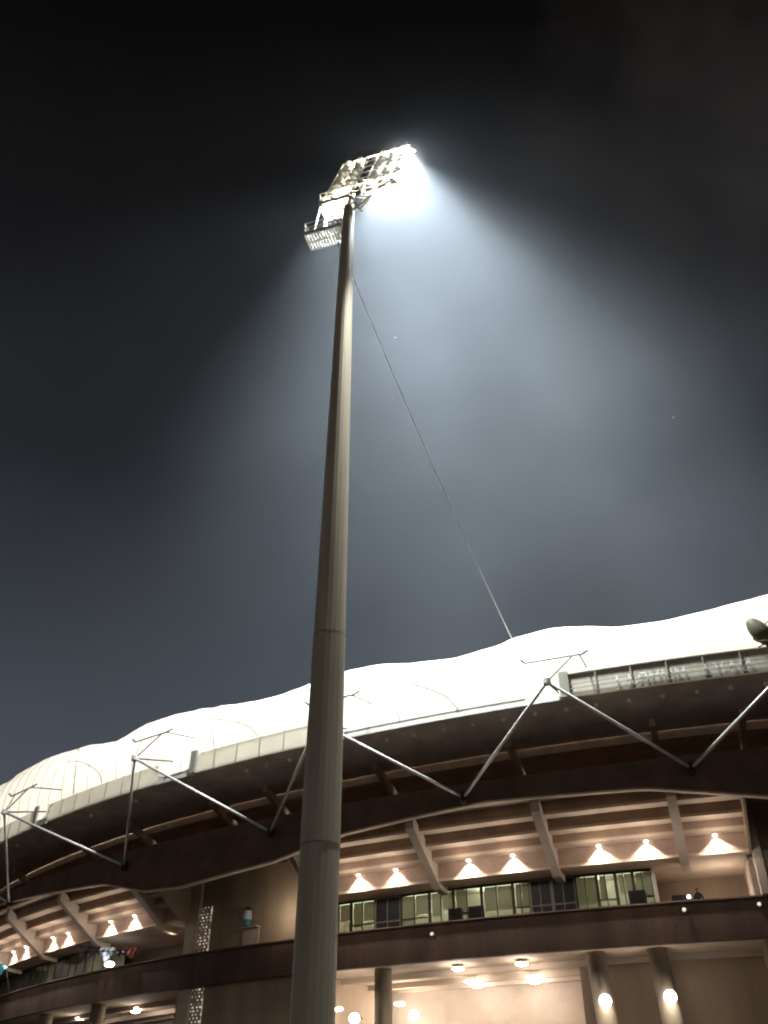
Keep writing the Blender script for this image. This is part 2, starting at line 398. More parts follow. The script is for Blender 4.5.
# fascia below the fabric: tall translucent panels in some stretches, a thin pale edge in the others
TALL = [(-150.0, -141.2), (-139.8, -134.6), (-133.4, -126.4), (-124.6, -118.9), (-111.1, -104.0), (-103.6, -97.0)]
THIN = [(-141.2, -139.8), (-134.6, -133.4), (-126.4, -124.6), (-118.9, -111.1), (-104.0, -103.6), (-97.0, -92.0)]
for a0, a1 in TALL:
    b = bmesh.new(); sweep(b, [(99.98, 20.22), (99.98, 21.42)], a0, a1, 0.5, closed=False); fa = obj('fascia_panel', b, M['fascia_left' if a0 < -112 else 'fascia'], ST)
    b = bmesh.new(); a = a0
    while a < a1 - 0.1:
        ringbox(b, 100.002, 100.05, 20.22, 21.42, a, a + 0.03, 0.2); a += 1.0
    if a0 > -112: ringbox(b, 99.9, 100.06, 21.423, 21.47, a0, a1)
    obj('panel_joint', b, M['joint'], fa)
    if a0 > -112:
        for z in (20.34, 20.58, 20.82):
            b = bmesh.new(); ringbox(b, 100.09, 100.125, z, z + 0.035, a0, a1); obj('rail', b, M['joint'], fa)
for a0, a1 in THIN:
    b = bmesh.new(); ringbox(b, 99.9, 100.0, 20.22, 20.55, a0, a1); fb = obj('fascia_edge', b, M['fascia_pale'], ST)
    b = bmesh.new(); ringbox(b, 99.92, 100.06, 20.10, 20.21, a0, a1); obj('gutter', b, M['tube'], fb)
for a in (-139.9, -134.5, -124.7, -111.15, -103.9):
    b = bmesh.new(); ringbox(b, 99.96, 100.16, 20.2, 21.6, a, a + 0.28, 0.2); obj('fascia_post', b, M['fascia_left'], ST)

# scalloped fabric roof
CREST = [(-152, 27.6), (-144.5, 27.6), (-140, 27.3), (-136.5, 27.05), (-133.7, 26.55), (-132, 25.95), (-130.4, 25.45), (-128.5, 25.95), (-126.1, 25.85), (-124.5, 25.4), (-123.4, 25.05),
         (-122.4, 24.85), (-121.5, 24.8), (-120.6, 24.95), (-119.3, 25.3), (-118.5, 25.48), (-117.65, 25.42), (-116.1, 24.93), (-114.6, 24.65), (-113.2, 24.9),
         (-112.45, 25.28), (-111.4, 25.45), (-110.3, 25.05), (-109.2, 24.62), (-107.95, 24.57), (-106.7, 24.82), (-105.7, 25.12), (-104.55, 25.45), (-103, 25.0), (-101, 24.65), (-99, 25.1), (-97.5, 25.4), (-92, 24.7)]
def in_tall(a): return any(x0 - 0.01 <= a <= x1 + 0.01 for x0, x1 in TALL)
def zbase(a):
    # ease between the tall and thin edges
    s = sum(1 for k in range(-3, 4) if in_tall(a + k * 0.12)) / 7
    return 20.56 + (21.48 - 20.56) * s
def roofprof(a):
    zc = lerp_table(CREST, a) + 0.12; zb = zbase(a); h = zc - zb
    return [(100.02 if a < -112 else 99.93, zb - (0.08 if a < -112 else 0)), (100.04, zb + 0.22 * h), (99.9, zb + 0.45 * h), (99.5, zb + 0.68 * h), (98.8, zb + 0.86 * h), (97.9, zb + 0.955 * h), (97.0, zb + 0.995 * h), (96.0, zc + 0.02), (93.0, zc + 0.35), (86.0, zc + 0.9), (78.0, zc + 0.9)]
b = bmesh.new(); sweep(b, roofprof, A0, A1, 0.25, closed=False)
roof = obj('fabric_roof', b, M['membrane'], ST, smooth=True)
# sewn seams, showing on the left bays
def seam_pts(a, shift, k0=0, k1=7, off=0.008):
    return [P(roofprof(a + shift * i)[i][0] + off, a + shift * i, roofprof(a + shift * i)[i][1] + off * 0.6) for i in range(k0, k1)]
a = -150.0
while a < -119.2:
    b = bmesh.new(); polytube(b, seam_pts(a, -0.16), 0.018, 5); obj('seam', b, M['joint'], roof); a += 0.92
# bowed arch tubes against the fabric near each strut head
for a in (-133.0, -125.0, -117.6):
    for s, hh in ((1.1, 0.85), (2.4, 0.62)):
        pts = []
        for i in range(13):
            t = i / 12; aa = a - 0.3 + s * 1.5 * t; zb = zbase(aa); zc = lerp_table(CREST, aa)
            f = min(1, max(0, math.sin(math.pi * (0.5 + 0.5 * t)) ** 0.6)) * hh
            pr = roofprof(aa); z = zb + f * (zc - zb)
            r = next((pr[j][0] + (pr[j+1][0] - pr[j][0]) * (z - pr[j][1]) / (pr[j+1][1] - pr[j][1]) for j in range(7) if pr[j][1] <= z <= pr[j+1][1]), 99.9)
            pts.append(P(r + 0.025, aa, z))
        b = bmesh.new(); polytube(b, pts, 0.022, 6); obj('arch_tube', b, M['oval'], roof)

for k in range(23):
    lamp('POINT', 'roof_void_light', P(96.3, -151 + 2.6 * k, 22.6), 560 if k > 12 else 900, (1.0, 0.98, 0.92), 0.5)

# slanted tube struts: foot on the ring beam, head out beyond the eave
FEET = [(-146.0, 16.3), (-137.5, 16.25), (-128.85, 16.3), (-121.66, 16.36), (-114.63, 16.45), (-107.96, 16.5), (-101.3, 16.5), (-94.6, 16.5)]
HEADS = [(-150.5, 20.4), (-141.6, 20.4), (-133.53, 20.25), (-125.66, 20.65), (-118.15, 19.95), (-111.21, 19.83), (-105.1, 19.2), (-98.4, 19.8)]
HR = 103.0
for i, (fa_, fz) in enumerate(FEET):
    for j in (i, i + 1):
        if j < len(HEADS):
            b = bmesh.new(); tube(b, P(98.3, fa_, fz), P(HR, HEADS[j][0], HEADS[j][1]), 0.080, 12)
            obj('strut', b, M['tube'], ST, smooth=True)
    b = bmesh.new(); lathe(b, [(-0.3, 0.1), (-0.2, 0.19), (0.18, 0.19), (0.3, 0.1)], P(98.28, fa_, fz), Z, 12)
    obj('strut_foot', b, M['black'], ST)
for ha, hz in HEADS:
    b = bmesh.new(); T = P(HR, ha, hz)
    lathe(b, [(-0.2, 0.05), (-0.12, 0.2), (0.14, 0.2), (0.22, 0.05)], T, Z, 10)
    hd = obj('strut_head', b, M['tube'], ST)
    b = bmesh.new(); e0, e1 = P(102.3, ha - 0.62, hz + 1.5), P(102.3, ha + 0.98, hz + 1.5)
    tube(b, e0, e1, 0.05); tube(b, T, P(102.3, ha + 0.72, hz + 1.5), 0.045); tube(b, T, P(102.3, ha - 0.3, hz + 1.5), 0.03); tube(b, T, P(100.05, ha, hz + 0.7), 0.05)
    tube(b, e0, e0 + Vector((-0.22, 0, 0.18)), 0.06); tube(b, e1, e1 + Vector((0.3, 0, 0.2)), 0.06)
    tube(b, P(102.3, ha + 0.9, hz + 1.5), P(99.95, ha + 0.9, hz + 1.9), 0.04)
    obj('cradle', b, M['oval'], hd)

# columns of the lower floor
for a in (-148, -143, -138.2, -133.6, -118.94, -111.76, -109.92, -97.4):
    b = bmesh.new(); tube(b, P(93.3, a + (0.32 if a > -113 else 0), 0), P(93.3, a, 9.6), 0.50, 20, 0.48)
    obj('column', b, M['column'], ST, smooth=True)

# ------------------------------------------------------------------ lettering board on the right fascia (seen from behind, so reversed)
def letter_mesh(ch, size):
    cu = bpy.data.curves.new('letter', 'FONT'); cu.body = ch; cu.size = size; cu.extrude = 0.0
    o = bpy.data.objects.new('letter', cu); col.objects.link(o)
    bpy.context.view_layer.update()
    me = bpy.data.meshes.new_from_object(o.evaluated_get(bpy.context.evaluated_depsgraph_get()))
    bpy.data.objects.remove(o); bpy.data.curves.remove(cu)
    return me
sg = thing('sign', P(100.05, -107.9, 20.3), 'row of white capital letters reading backwards, NAVI MUMBAI, on the grey fascia', 'sign')
text = 'NAVI MUMBAI'; WD = 6.7; stepw = WD / len(text)
for i, ch in enumerate(text):
    if ch == ' ': continue
    me = letter_mesh(ch, 0.86)
    xs = [v.co.x for v in me.vertices]; x0, x1 = min(xs), max(xs); sc_x = 0.78 * stepw / max(x1 - x0, 0.12) if ch not in 'I' else 1.0
    ac = -107.75 + math.degrees((WD / 2 - stepw * (i + 0.5)) / 100)      # mirrored order
    for v in me.vertices:
        s = -(v.co.x - (x0 + x1) / 2) * sc_x
        p = P(100.06, ac + math.degrees(s / 100), 20.36 + v.co.y)
        v.co = p
    me.materials.append(M['white'])
    o = bpy.data.objects.new('letter', me); col.objects.link(o); o.parent = sg; o.matrix_parent_inverse = Matrix.Translation(sg.location).inverted()

# ------------------------------------------------------------------ lamps of the building
WW = [(-119.43, 'wall washer lamp glowing above the office windows, nearest the big pole'), (-117.98, 'wall washer lamp above the office windows, second to the right of the big pole'),
      (-115.34, 'wall washer lamp above the paired air conditioner window, left one of its pair'), (-113.84, 'wall washer lamp above the dark triple window, left side'),
      (-111.09, 'wall washer lamp above the right end of the office windows, left of its pair'), (-109.65, 'wall washer lamp over the white end wall of the office'),
      (-107.64, 'wall washer lamp over the open balcony at the right, alone in its bay'),
      (-130.65, 'wall washer lamp in the left gallery next to the stair pier'), (-132.3, 'wall washer lamp in the left gallery, second from the stair pier'),
      (-135.7, 'wall washer lamp in the left gallery, third from the stair pier'), (-137.1, 'wall washer lamp in the left gallery, fourth from the stair pier'),
      (-140.0, 'wall washer lamp in the left gallery, small and second from the picture edge'), (-141.6, 'wall washer lamp in the left gallery, farthest from the stair pier')]
for a, lab in WW:
    t = thing('wall_lamp', P(94.95, a, 14.3), lab, 'lamp', 'wall washer lamps under the stepped soffit')
    b = bmesh.new(); lathe(b, [(0, 0.10), (0.02, 0.13), (0.05, 0.13)], P(94.77, a, 14.275), Z, 14); obj('housing', b, M['steel'], t)
    b = bmesh.new(); lathe(b, [(-0.05, 0.03), (-0.03, 0.09), (0.0, 0.11)], P(94.77, a, 14.272), Z, 14); obj('lens', b, M['hot'], t)
    pw = (700 if a > -122 else 660) * rnd.uniform(0.8, 1.25)
    lamp('SPOT', 'wall_lamp_light', P(94.745, a, 14.20), pw * 1.25, (1.0, 0.92, 0.82), 0.06, P(94.725 + rnd.uniform(-0.02, 0.03), a + rnd.uniform(-0.04, 0.04), 13.2), rnd.uniform(110, 119), 0.22)
    lamp('POINT', 'wall_lamp_light', P(96.1, a, 13.7), 72, (1.0, 0.87, 0.76), 0.12)

lamp('POINT', 'balcony_light', P(92.4, -107.7, 12.2), 95, (1.0, 0.88, 0.76), 0.3)  # no fixture: point light added to brighten the back wall
lamp('POINT', 'balcony_light', P(93.6, -129.0, 13.0), 24, (1.0, 0.86, 0.70), 0.3)  # no fixture: point light added to brighten the cream pier
lamp('POINT', 'wall_bay_light', P(95.1, -122.5, 12.9), 110, (1.0, 0.86, 0.66), 0.2)
# globe lamps and round downlights of the lower concourse
GL = [(-111.56, 7.38, 94.12, 'bright globe lamp just right of the middle column under the band'), (-109.73, 7.42, 94.12, 'bright globe lamp just right of the rightmost column, lower of two'),
      (-120.15, 7.4, 93.0, 'bright globe lamp between the big pole and the slim column'), (-119.71, 8.01, 87.5, 'bright globe lamp right of the slim column near the big pole')]
for a, z, r, lab in GL:
    t = thing('globe_lamp', P(r, a, z - 0.5), lab, 'lamp', 'globe lamps of the lower floor')
    b = bmesh.new(); bmesh.ops.create_icosphere(b, subdivisions=3, radius=0.28, matrix=Matrix.Translation(P(r, a, z))); obj('globe', b, M['hot'], t, smooth=True)
    b = bmesh.new(); tube(b, P(r, a, z), P(r - 0.72, a, z + 0.1), 0.06); obj('stem', b, M['black'], t)
    lamp('POINT', 'globe_light', P(r + (0.55 if r > 90 else 0.6), a, z - 0.1), (42 if a > -113 else 60) if r > 90 else 340, (1.0, 0.86, 0.72), 0.35)
DLT = [(-116.38, 92.7, 9.55, 'first and largest ceiling downlight of the left trio, at the band edge'), (-116.84, 89.2, 9.44, 'middle ceiling downlight of the left trio'), (-117.02, 87.4, 9.44, 'innermost ceiling downlight of the left trio'),
       (-114.20, 92.7, 9.55, 'first and largest ceiling downlight of the right trio, at the band edge'), (-114.51, 89.2, 9.44, 'middle ceiling downlight of the right trio'), (-114.76, 87.4, 9.44, 'innermost ceiling downlight of the right trio'),
       (-120.85, 93.0, 8.05, 'oval wall lamp close beside the big pole, above a globe lamp'), (-120.45, 87.2, 8.85, 'oval wall lamp above the globe lamp right of the slim column'), (-110.2, 87.2, 9.0, 'oval lamp above the globe lamp at the rightmost column'),
       (-132.6, 91.2, 9.55, 'broad ceiling downlight under the left gallery beside the stair pier'), (-133.6, 90.4, 9.55, 'small ceiling downlight deeper under the left gallery'),
       (-137.5, 91.2, 9.55, 'ceiling downlight far under the left gallery beyond the column')]
for a, r, z, lab in DLT:
    t = thing('ceiling_lamp', P(r, a, z - 0.2), lab, 'lamp', 'round lamps under the gallery slab')
    b = bmesh.new(); lathe(b, [(0, 0.26), (0.05, 0.32), (0.12, 0.30)], P(r, a, z - 0.12), Z, 18); obj('housing', b, M['steel'], t)
    b = bmesh.new(); lathe(b, [(-0.10, 0.05), (-0.07, 0.22), (0.0, 0.33)], P(r, a, z - 0.125), Z, 18); obj('lens', b, M['hot'], t)
    lamp('POINT', 'ceiling_light', P(r, a, z - 0.4), 140 if a > -127 else 120, (1.0, 0.87, 0.77), 0.25)

# small round soffit lamps under the eave, unlit but pale
for a in [-122.59, -121.71, -120.74, -117.0, -116.04, -115.01, -114.05, -113.08, -112.08, -111.14, -110.24, -109.27, -108.34, -107.39, -106.47, -105.52, -104.5, -125.5, -128.2, -131, -134, -137]:
    b = bmesh.new(); lathe(b, [(-0.16, 0.06), (-0.13, 0.11), (0.0, 0.13), (0.06, 0.13)], P(99.0, a, 20.06), Z, 12)
    o = obj('soffit_lamp', b, M['white']); tag(o, 'small pale round lamp, unlit, in the row under the eave soffit', 'lamp', 'small soffit lamps under the eave')
# tiny lit lamps on the parapet face
for a, z, lab in ((-116.82, 10.9, 'tiny white lamp on the brown parapet below the office windows'), (-108.92, 11.04, 'tiny white lamp on the brown parapet below the standing person'), (-106.83, 11.07, 'tiny yellowish lamp on the brown parapet near the right pier')):
    a_ = a; t = thing('parapet_lamp', P(94.3, a_, z), lab, 'lamp', 'tiny lamps on the parapet')
    d = P(1, a_, 0) - P(0, a_, 0)
    b = bmesh.new(); lathe(b, [(0, 0.10), (0.08, 0.10), (0.1, 0.07)], P(94.302, a_, z), d, 12); obj('housing', b, M['steel'], t)
    b = bmesh.new(); lathe(b, [(0, 0.08), (0.03, 0.04)], P(94.405, a_, z), d, 12); obj('lens', b, M['speck'], t)

# ------------------------------------------------------------------ things on the gallery
def rad_dir(a): return (P(1, a, 0) - P(0, a, 0)).normalized()
def tan_dir(a): return Vector((-math.sin(R(a)), math.cos(R(a)), 0))
def aircon(a, z, w, lab):
    rd, td = rad_dir(a), tan_dir(a)
    t = thing('air_conditioner', P(93.1, a, z), lab, 'air conditioner', 'air conditioners on the office front')
    b = bmesh.new(); obox(b, P(93.1, a, z + 0.35), td, rd, Z, w, 0.36, 0.66); bmesh.ops.bevel(b, geom=b.edges[:], offset=0.03, segments=2, affect='EDGES'); obj('casing', b, M['black'], t)
    b = bmesh.new(); c = P(93.30, a, z + 0.35)
    for k in range(4): 
        lathe(b, [(0, 0.07 * (k + 1)), (0.015, 0.07 * (k + 1) - 0.01), (0.0, 0.07 * (k + 1) - 0.02)], c, rd, 18, cap=False)
    obj('fan_grille', b, M['frame'], t)
    b = bmesh.new()
    for s in (-1, 1): beam(b, P(92.9, a, z - 0.02) + td * s * w * 0.35, P(93.3, a, z - 0.02) + td * s * w * 0.35, 0.04, 0.04)
    obj('bracket', b, M['steel'], t)
aircon(-116.28, 11.62, 0.75, 'dark boxy air conditioner at the office windows, left one of the two close together')
aircon(-115.55, 11.62, 0.75, 'dark boxy air conditioner at the office windows, right one of the two close together')
aircon(-110.25, 11.66, 0.85, 'dark boxy air conditioner under the last office window at the right end')

# speaker box with a small bright lamp right of the office
a = -109.0; rd, td = rad_dir(a), tan_dir(a)
t = thing('equipment_box', P(93.5, a, 10.6), 'black equipment box on the balcony beside the white office end wall', 'box')
b = bmesh.new(); obox(b, P(93.5, a, 11.62), td, rd, Z, 0.72, 0.4, 0.5); bmesh.ops.bevel(b, geom=b.edges[:], offset=0.03, segments=2, affect='EDGES'); obj('case', b, M['black'], t)
b = bmesh.new()
for s in (-1, 1): tube(b, P(93.5, a, 10.6) + td * s * 0.28, P(93.5, a, 11.4) + td * s * 0.28, 0.03)
obj('stand', b, M['black'], t)
a = -108.72; t = thing('work_lamp', P(93.75, a, 11.47), 'small bright white work lamp beside the black equipment box on the parapet', 'lamp')
b = bmesh.new(); bmesh.ops.create_icosphere(b, subdivisions=2, radius=0.085, matrix=Matrix.Translation(P(93.85, a, 11.72))); obj('bulb', b, M['cool'], t, smooth=True)
b = bmesh.new(); tube(b, P(93.85, a, 11.473), P(93.85, a, 11.63), 0.04, 8, 0.06); obj('socket', b, M['black'], t)

# person standing behind the parapet
def person(a, r, z0, h, yaw):
    base = P(r, a, z0)
    o = thing('person', base, 'dark silhouetted person in a black shirt standing behind the parapet at the right', 'person')
    s = h / 1.75
    V = [(0,0,0.95),(0,0,1.12),(0,0.01,1.32),(0,0.0,1.46),(0,-0.02,1.53),(0,-0.04,1.60),(0,-0.04,1.70),
         (0.10,0,0.90),(0.11,0.02,0.50),(0.11,0.05,0.08),(0.12,-0.08,0.04),(-0.10,0,0.90),(-0.11,0.02,0.50),(-0.11,0.05,0.08),(-0.12,-0.08,0.04),
         (0.18,0,1.40),(0.25,0.03,1.14),(0.20,-0.20,1.02),(0.15,-0.30,1.00),(-0.18,0,1.40),(-0.25,0.03,1.14),(-0.20,-0.20,1.02),(-0.15,-0.30,1.00)]
    E = [(0,1),(1,2),(2,3),(3,4),(4,5),(5,6),(0,7),(7,8),(8,9),(9,10),(0,11),(11,12),(12,13),(13,14),(3,15),(15,16),(16,17),(17,18),(3,19),(19,20),(20,21),(21,22)]
    RD = [.14,.13,.15,.10,.055,.085,.085,.09,.065,.045,.04,.09,.065,.045,.04,.07,.05,.04,.03,.07,.05,.04,.03]
    me = bpy.data.meshes.new('body'); me.from_pydata([Vector(v) * s for v in V], E, [])
    bo = bpy.data.objects.new('body', me); col.objects.link(bo)
    md = bo.modifiers.new('skin', 'SKIN'); sv = me.skin_vertices[0].data
    for i, q in enumerate(RD): sv[i].radius = (q * s, q * s)
    sv[0].use_root = True
    bo.modifiers.new('sub', 'SUBSURF').levels = 2; bo.modifiers['sub'].render_levels = 2
    me.materials.append(M['cloth']); bo.parent = o; o.rotation_euler = (0, 0, yaw)
    def ell(name, c, rx, ry, rz, mat):
        bb = bmesh.new(); bmesh.ops.create_uvsphere(bb, u_segments=16, v_segments=12, radius=1)
        for v in bb.verts: v.co = Vector((v.co.x * rx + c[0], v.co.y * ry + c[1], v.co.z * rz + c[2])) * s
        me2 = bpy.data.meshes.new(name); bb.to_mesh(me2); bb.free(); me2.materials.append(mat)
        for p_ in me2.polygons: p_.use_smooth = True
        q = bpy.data.objects.new(name, me2); col.objects.link(q); q.parent = o
    ell('face', (0, -0.055, 1.635), 0.075, 0.085, 0.11, M['skin']); ell('hair', (0, -0.02, 1.68), 0.088, 0.10, 0.09, M['hair'])
    ell('nose', (0, -0.145, 1.625), 0.014, 0.02, 0.022, M['skin'])
    for sx_ in (-1, 1): ell('hand', (sx_ * 0.14, -0.34, 1.0), 0.035, 0.06, 0.025, M['skin']); ell('ear', (sx_ * 0.085, -0.03, 1.635), 0.012, 0.022, 0.032, M['skin'])
person(-108.45, 93.3, 10.6, 1.60, R(-35))

# niche with a teal and white box on the plaster wall
a = -124.55; rd, td = rad_dir(a), tan_dir(a)
b = bmesh.new(); obox(b, P(93.86, a + 0.1, 12.0), td, rd, Z, 1.25, 0.1, 1.05)
obj('niche_panel', b, M['cream'], ST, 'pale lit ledge panel on the dark plaster wall')
t = thing('water_can', P(94.1, a, 12.53), 'teal and white drum with dark cap standing on the pale ledge of the plaster wall', 'drum')
b = bmesh.new(); lathe(b, [(0, 0.22), (0.02, 0.26), (0.38, 0.26)], P(94.12, a, 12.53), Z, 18); obj('drum', b, M['teal'], t)
b = bmesh.new(); lathe(b, [(0.38, 0.265), (0.85, 0.26), (0.9, 0.2)], P(94.12, a, 12.53), Z, 18); obj('label_band', b, M['bluecloth'], t)
b = bmesh.new(); lathe(b, [(0.9, 0.17), (1.1, 0.15)], P(94.12, a, 12.53), Z, 18); obj('cap', b, M['black'], t)
# ledge under it
b = bmesh.new(); obox(b, P(94.0, a + 0.1, 12.495), td, rd, Z, 1.35, 0.4, 0.06); obj('niche_ledge', b, M['cream'], ST)

# poster at the right pier
a = -106.1; rd, td = rad_dir(a), tan_dir(a)
t = thing('poster_board', P(93.85, a, 11.5), 'white, blue and red board hanging on the wall at the right edge', 'board')
for nm, z0, z1, mt in (('white_field', 12.75, 13.6, 'white'), ('blue_stripe', 12.3, 12.747, 'bluecloth'), ('red_field', 11.5, 12.297, 'red')):
    b = bmesh.new(); obox(b, P(93.87, a, (z0 + z1) / 2), td, rd, Z, 0.9, 0.06, z1 - z0); obj(nm, b, M[mt], t)

# drooping cloth on a leaning pole, with a bright lamp, on the left parapet
def onband(a, z, r=94.1): return P(r, a, z)
t = thing('banner_pole', onband(-133.4, 11.47), 'dark drooping cloth with red tip on a leaning pole over the left parapet', 'banner')
p0, p1 = onband(-134.9, 13.1, 94.5), onband(-130.4, 12.0, 94.5)
b = bmesh.new(); tube(b, p0, p1, 0.05, 8); tube(b, onband(-132.8, 11.47, 94.2), p0.lerp(p1, 0.47), 0.04, 8); obj('pole', b, M['black'], t)
def drape(name, t0, t1, drop, mat, up=0.0):
    b = bmesh.new(); n, mrow = 12, 5; rows = []
    for i in range(n + 1):
        s_ = t0 + (t1 - t0) * i / n; base = p0.lerp(p1, s_); rows.append([])
        for j in range(mrow + 1):
            q = j / mrow; dr = drop * (0.6 + 0.4 * math.sin(i * 1.7 + 0.6)) * math.sin(math.pi * (0.15 + 0.7 * i / n))
            off = rad_dir(-132.5) * (0.10 * math.sin(i * 1.3 + j * 0.9))
            rows[-1].append(b.verts.new(base + off + Vector((0, 0, up * (1 - q) - dr * q))))
    for i in range(n):
        for j in range(mrow): quadface(b, (rows[i][j], rows[i][j+1], rows[i+1][j+1], rows[i+1][j]))
    o = obj(name, b, M[mat], t, smooth=True); return o
drape('cloth', 0.0, 0.42, 0.55, 'cloth', 0.25); drape('cloth', 0.42, 0.66, 0.75, 'bluecloth', 0.25); drape('cloth', 0.66, 0.86, 0.3, 'cloth', 0.1); drape('cloth', 0.84, 1.03, 0.4, 'red', 0.35)
t = thing('work_lamp', onband(-132.5, 11.47), 'bright white oval work lamp on the left parapet under the drooping cloth', 'lamp')
b = bmesh.new(); bmesh.ops.create_icosphere(b, subdivisions=2, radius=0.23, matrix=Matrix.Translation(onband(-132.5, 11.76)) @ Matrix.Diagonal((1.45, 1, 0.8, 1))); obj('bulb', b, M['cool'], t, smooth=True)
b = bmesh.new(); tube(b, onband(-132.5, 11.473), onband(-132.5, 11.6), 0.09, 10, 0.12); obj('socket', b, M['black'], t)
lamp('POINT', 'work_light', onband(-132.5, 11.95, 94.6), 12, (0.92, 0.96, 1.0), 0.2)
t = thing('loudspeaker', onband(-142.6, 12.5), 'dark teal horn loudspeaker at the far left end of the gallery', 'loudspeaker')
c = onband(-141.9, 13.2, 94.9)
b = bmesh.new(); lathe(b, [(0, 0.12), (0.3, 0.16), (0.6, 0.32), (0.75, 0.48), (0.72, 0.44)], c, rad_dir(-141.9) + Vector((0.4, -0.3, -0.3)), 16); obj('horn', b, M['teal'], t, smooth=True)
b = bmesh.new(); tube(b, c, onband(-141.9, 11.47, 94.2), 0.05); obj('bracket', b, M['black'], t)

# dark oval lamp on a white bracket above the lettered fascia
a = -105.5; rd, td = rad_dir(a), tan_dir(a)
t = thing('spot_lamp', P(100.4, a, 21.5), 'dark oval lamp housing tilted on a pale bracket above the lettered fascia', 'lamp')
b = bmesh.new(); c = P(101.3, a, 21.6)
ax1 = (td * 0.45 - Z * 0.8).normalized(); ax2 = rd; ax3 = ax1.cross(ax2)
bmesh.ops.create_uvsphere(b, u_segments=20, v_segments=14, radius=1)
for v in b.verts:
    k = 1.0 if v.co.z < 0 else 1.0 - 0.25 * v.co.z
    v.co = c + ax1 * v.co.z * 0.92 + (ax2 * v.co.x * 0.42 + ax3 * v.co.y * 0.44) * k
obj('housing', b, M['oval'], t, smooth=True)
b = bmesh.new(); lathe(b, [(0.62, 0.30), (0.98, 0.30), (1.12, 0.24), (1.14, 0.05)], c, ax1, 14); obj('end_cap', b, M['black'], t)
b = bmesh.new(); tube(b, c, P(101.0, a + 1.3, 23.0), 0.05); tube(b, c + Z * 0.35, P(101.0, a + 1.3, 23.3), 0.05); tube(b, c - ax1 * -0.5, P(100.1, a - 0.05, 21.48), 0.06); tube(b, P(101.0, a + 1.3, 21.5), P(101.0, a + 1.3, 23.5), 0.06)
obj('bracket', b, M['steel'], t)

# ------------------------------------------------------------------ floodlight mast
PX, PY = -2.33, 34.0
MA = thing('floodlight_mast', (PX, PY, 0), 'tall tapering galvanised floodlight mast with glaring lamp head, standing before the stadium', 'floodlight mast')
def pole_x(z): return PX - 0.17 * (1 - z / 50.2)
def pole_sec(z0, z1, r0, r1):
    b = bmesh.new(); tube(b, (pole_x(z0), PY, z0), (pole_x(z1), PY, z1), r0, 20, r1); return obj('pole', b, M['pole'], MA)
pole_sec(0.0, 10.85, 0.80, 0.745); pole_sec(10.84, 19.6, 0.757, 0.705); pole_sec(19.58, 50.2, 0.690, 0.375)
for z, r in ((10.85, 0.759), (19.6, 0.708)):
    b = bmesh.new(); lathe(b, [(-0.05, r - 0.02), (-0.045, r), (0.02, r), (0.025, r - 0.05)], (pole_x(z), PY, z), Z, 20); obj('joint_collar', b, M['seam'], MA)
b = bmesh.new(); lathe(b, [(0, 1.5), (0.06, 1.5), (0.06, 0.84), (0.3, 0.82)], (PX, PY, 0), Z, 20); obj('base_flange', b, M['pole'], MA)
n2 = Vector((0.296, 0.955, 0)).normalized(); h2 = Vector((0.955, -0.296, 0)).normalized()
cdir = (Z + n2 * 0.365).normalized()
HB = Vector((PX, PY, 51.6))
def HP(hh, k, d=0.0):       # point on the leaning panel: h across, k up the rack, d out of its front
    fr = (n2 - Z * 0.365).normalized()
    return HB + h2 * hh + cdir * k + fr * d
cols_h = [-1.5, -0.55, 0.45, 1.25, 2.05, 2.85]; rows_k = [0.7, 2.3, 3.9, 5.5, 7.1, 8.7, 10.2]
# rack
for hh in cols_h:
    b = bmesh.new(); beam(b, HP(hh - 0.42, 0), HP(hh - 0.42, 10.3), 0.07, 0.07); obj('rack_post', b, M['steel'], MA)
for k in rows_k:
    b = bmesh.new(); beam(b, HP(-1.75, k - 0.35, -0.1), HP(3.25, k - 0.35, -0.1), 0.05, 0.05); obj('rack_rail', b, M['steel'], MA)
b = bmesh.new()
tube(b, (PX, PY, 49.9), HP(0.2, 0), 0.22, 12); tube(b, HP(0.2, 0, -0.15), HP(0.2, 9.5, -0.15), 0.09, 10, 0.06)
tube(b, (PX, PY, 49.6), HP(2.6, 0.4, -0.1), 0.07); tube(b, (PX, PY, 49.6), HP(-1.3, 0.4, -0.1), 0.07); tube(b, HP(0.2, 3, -0.2), HP(2.7, 0.5, -0.1), 0.06)
obj('rack_spine', b, M['steel'], MA)
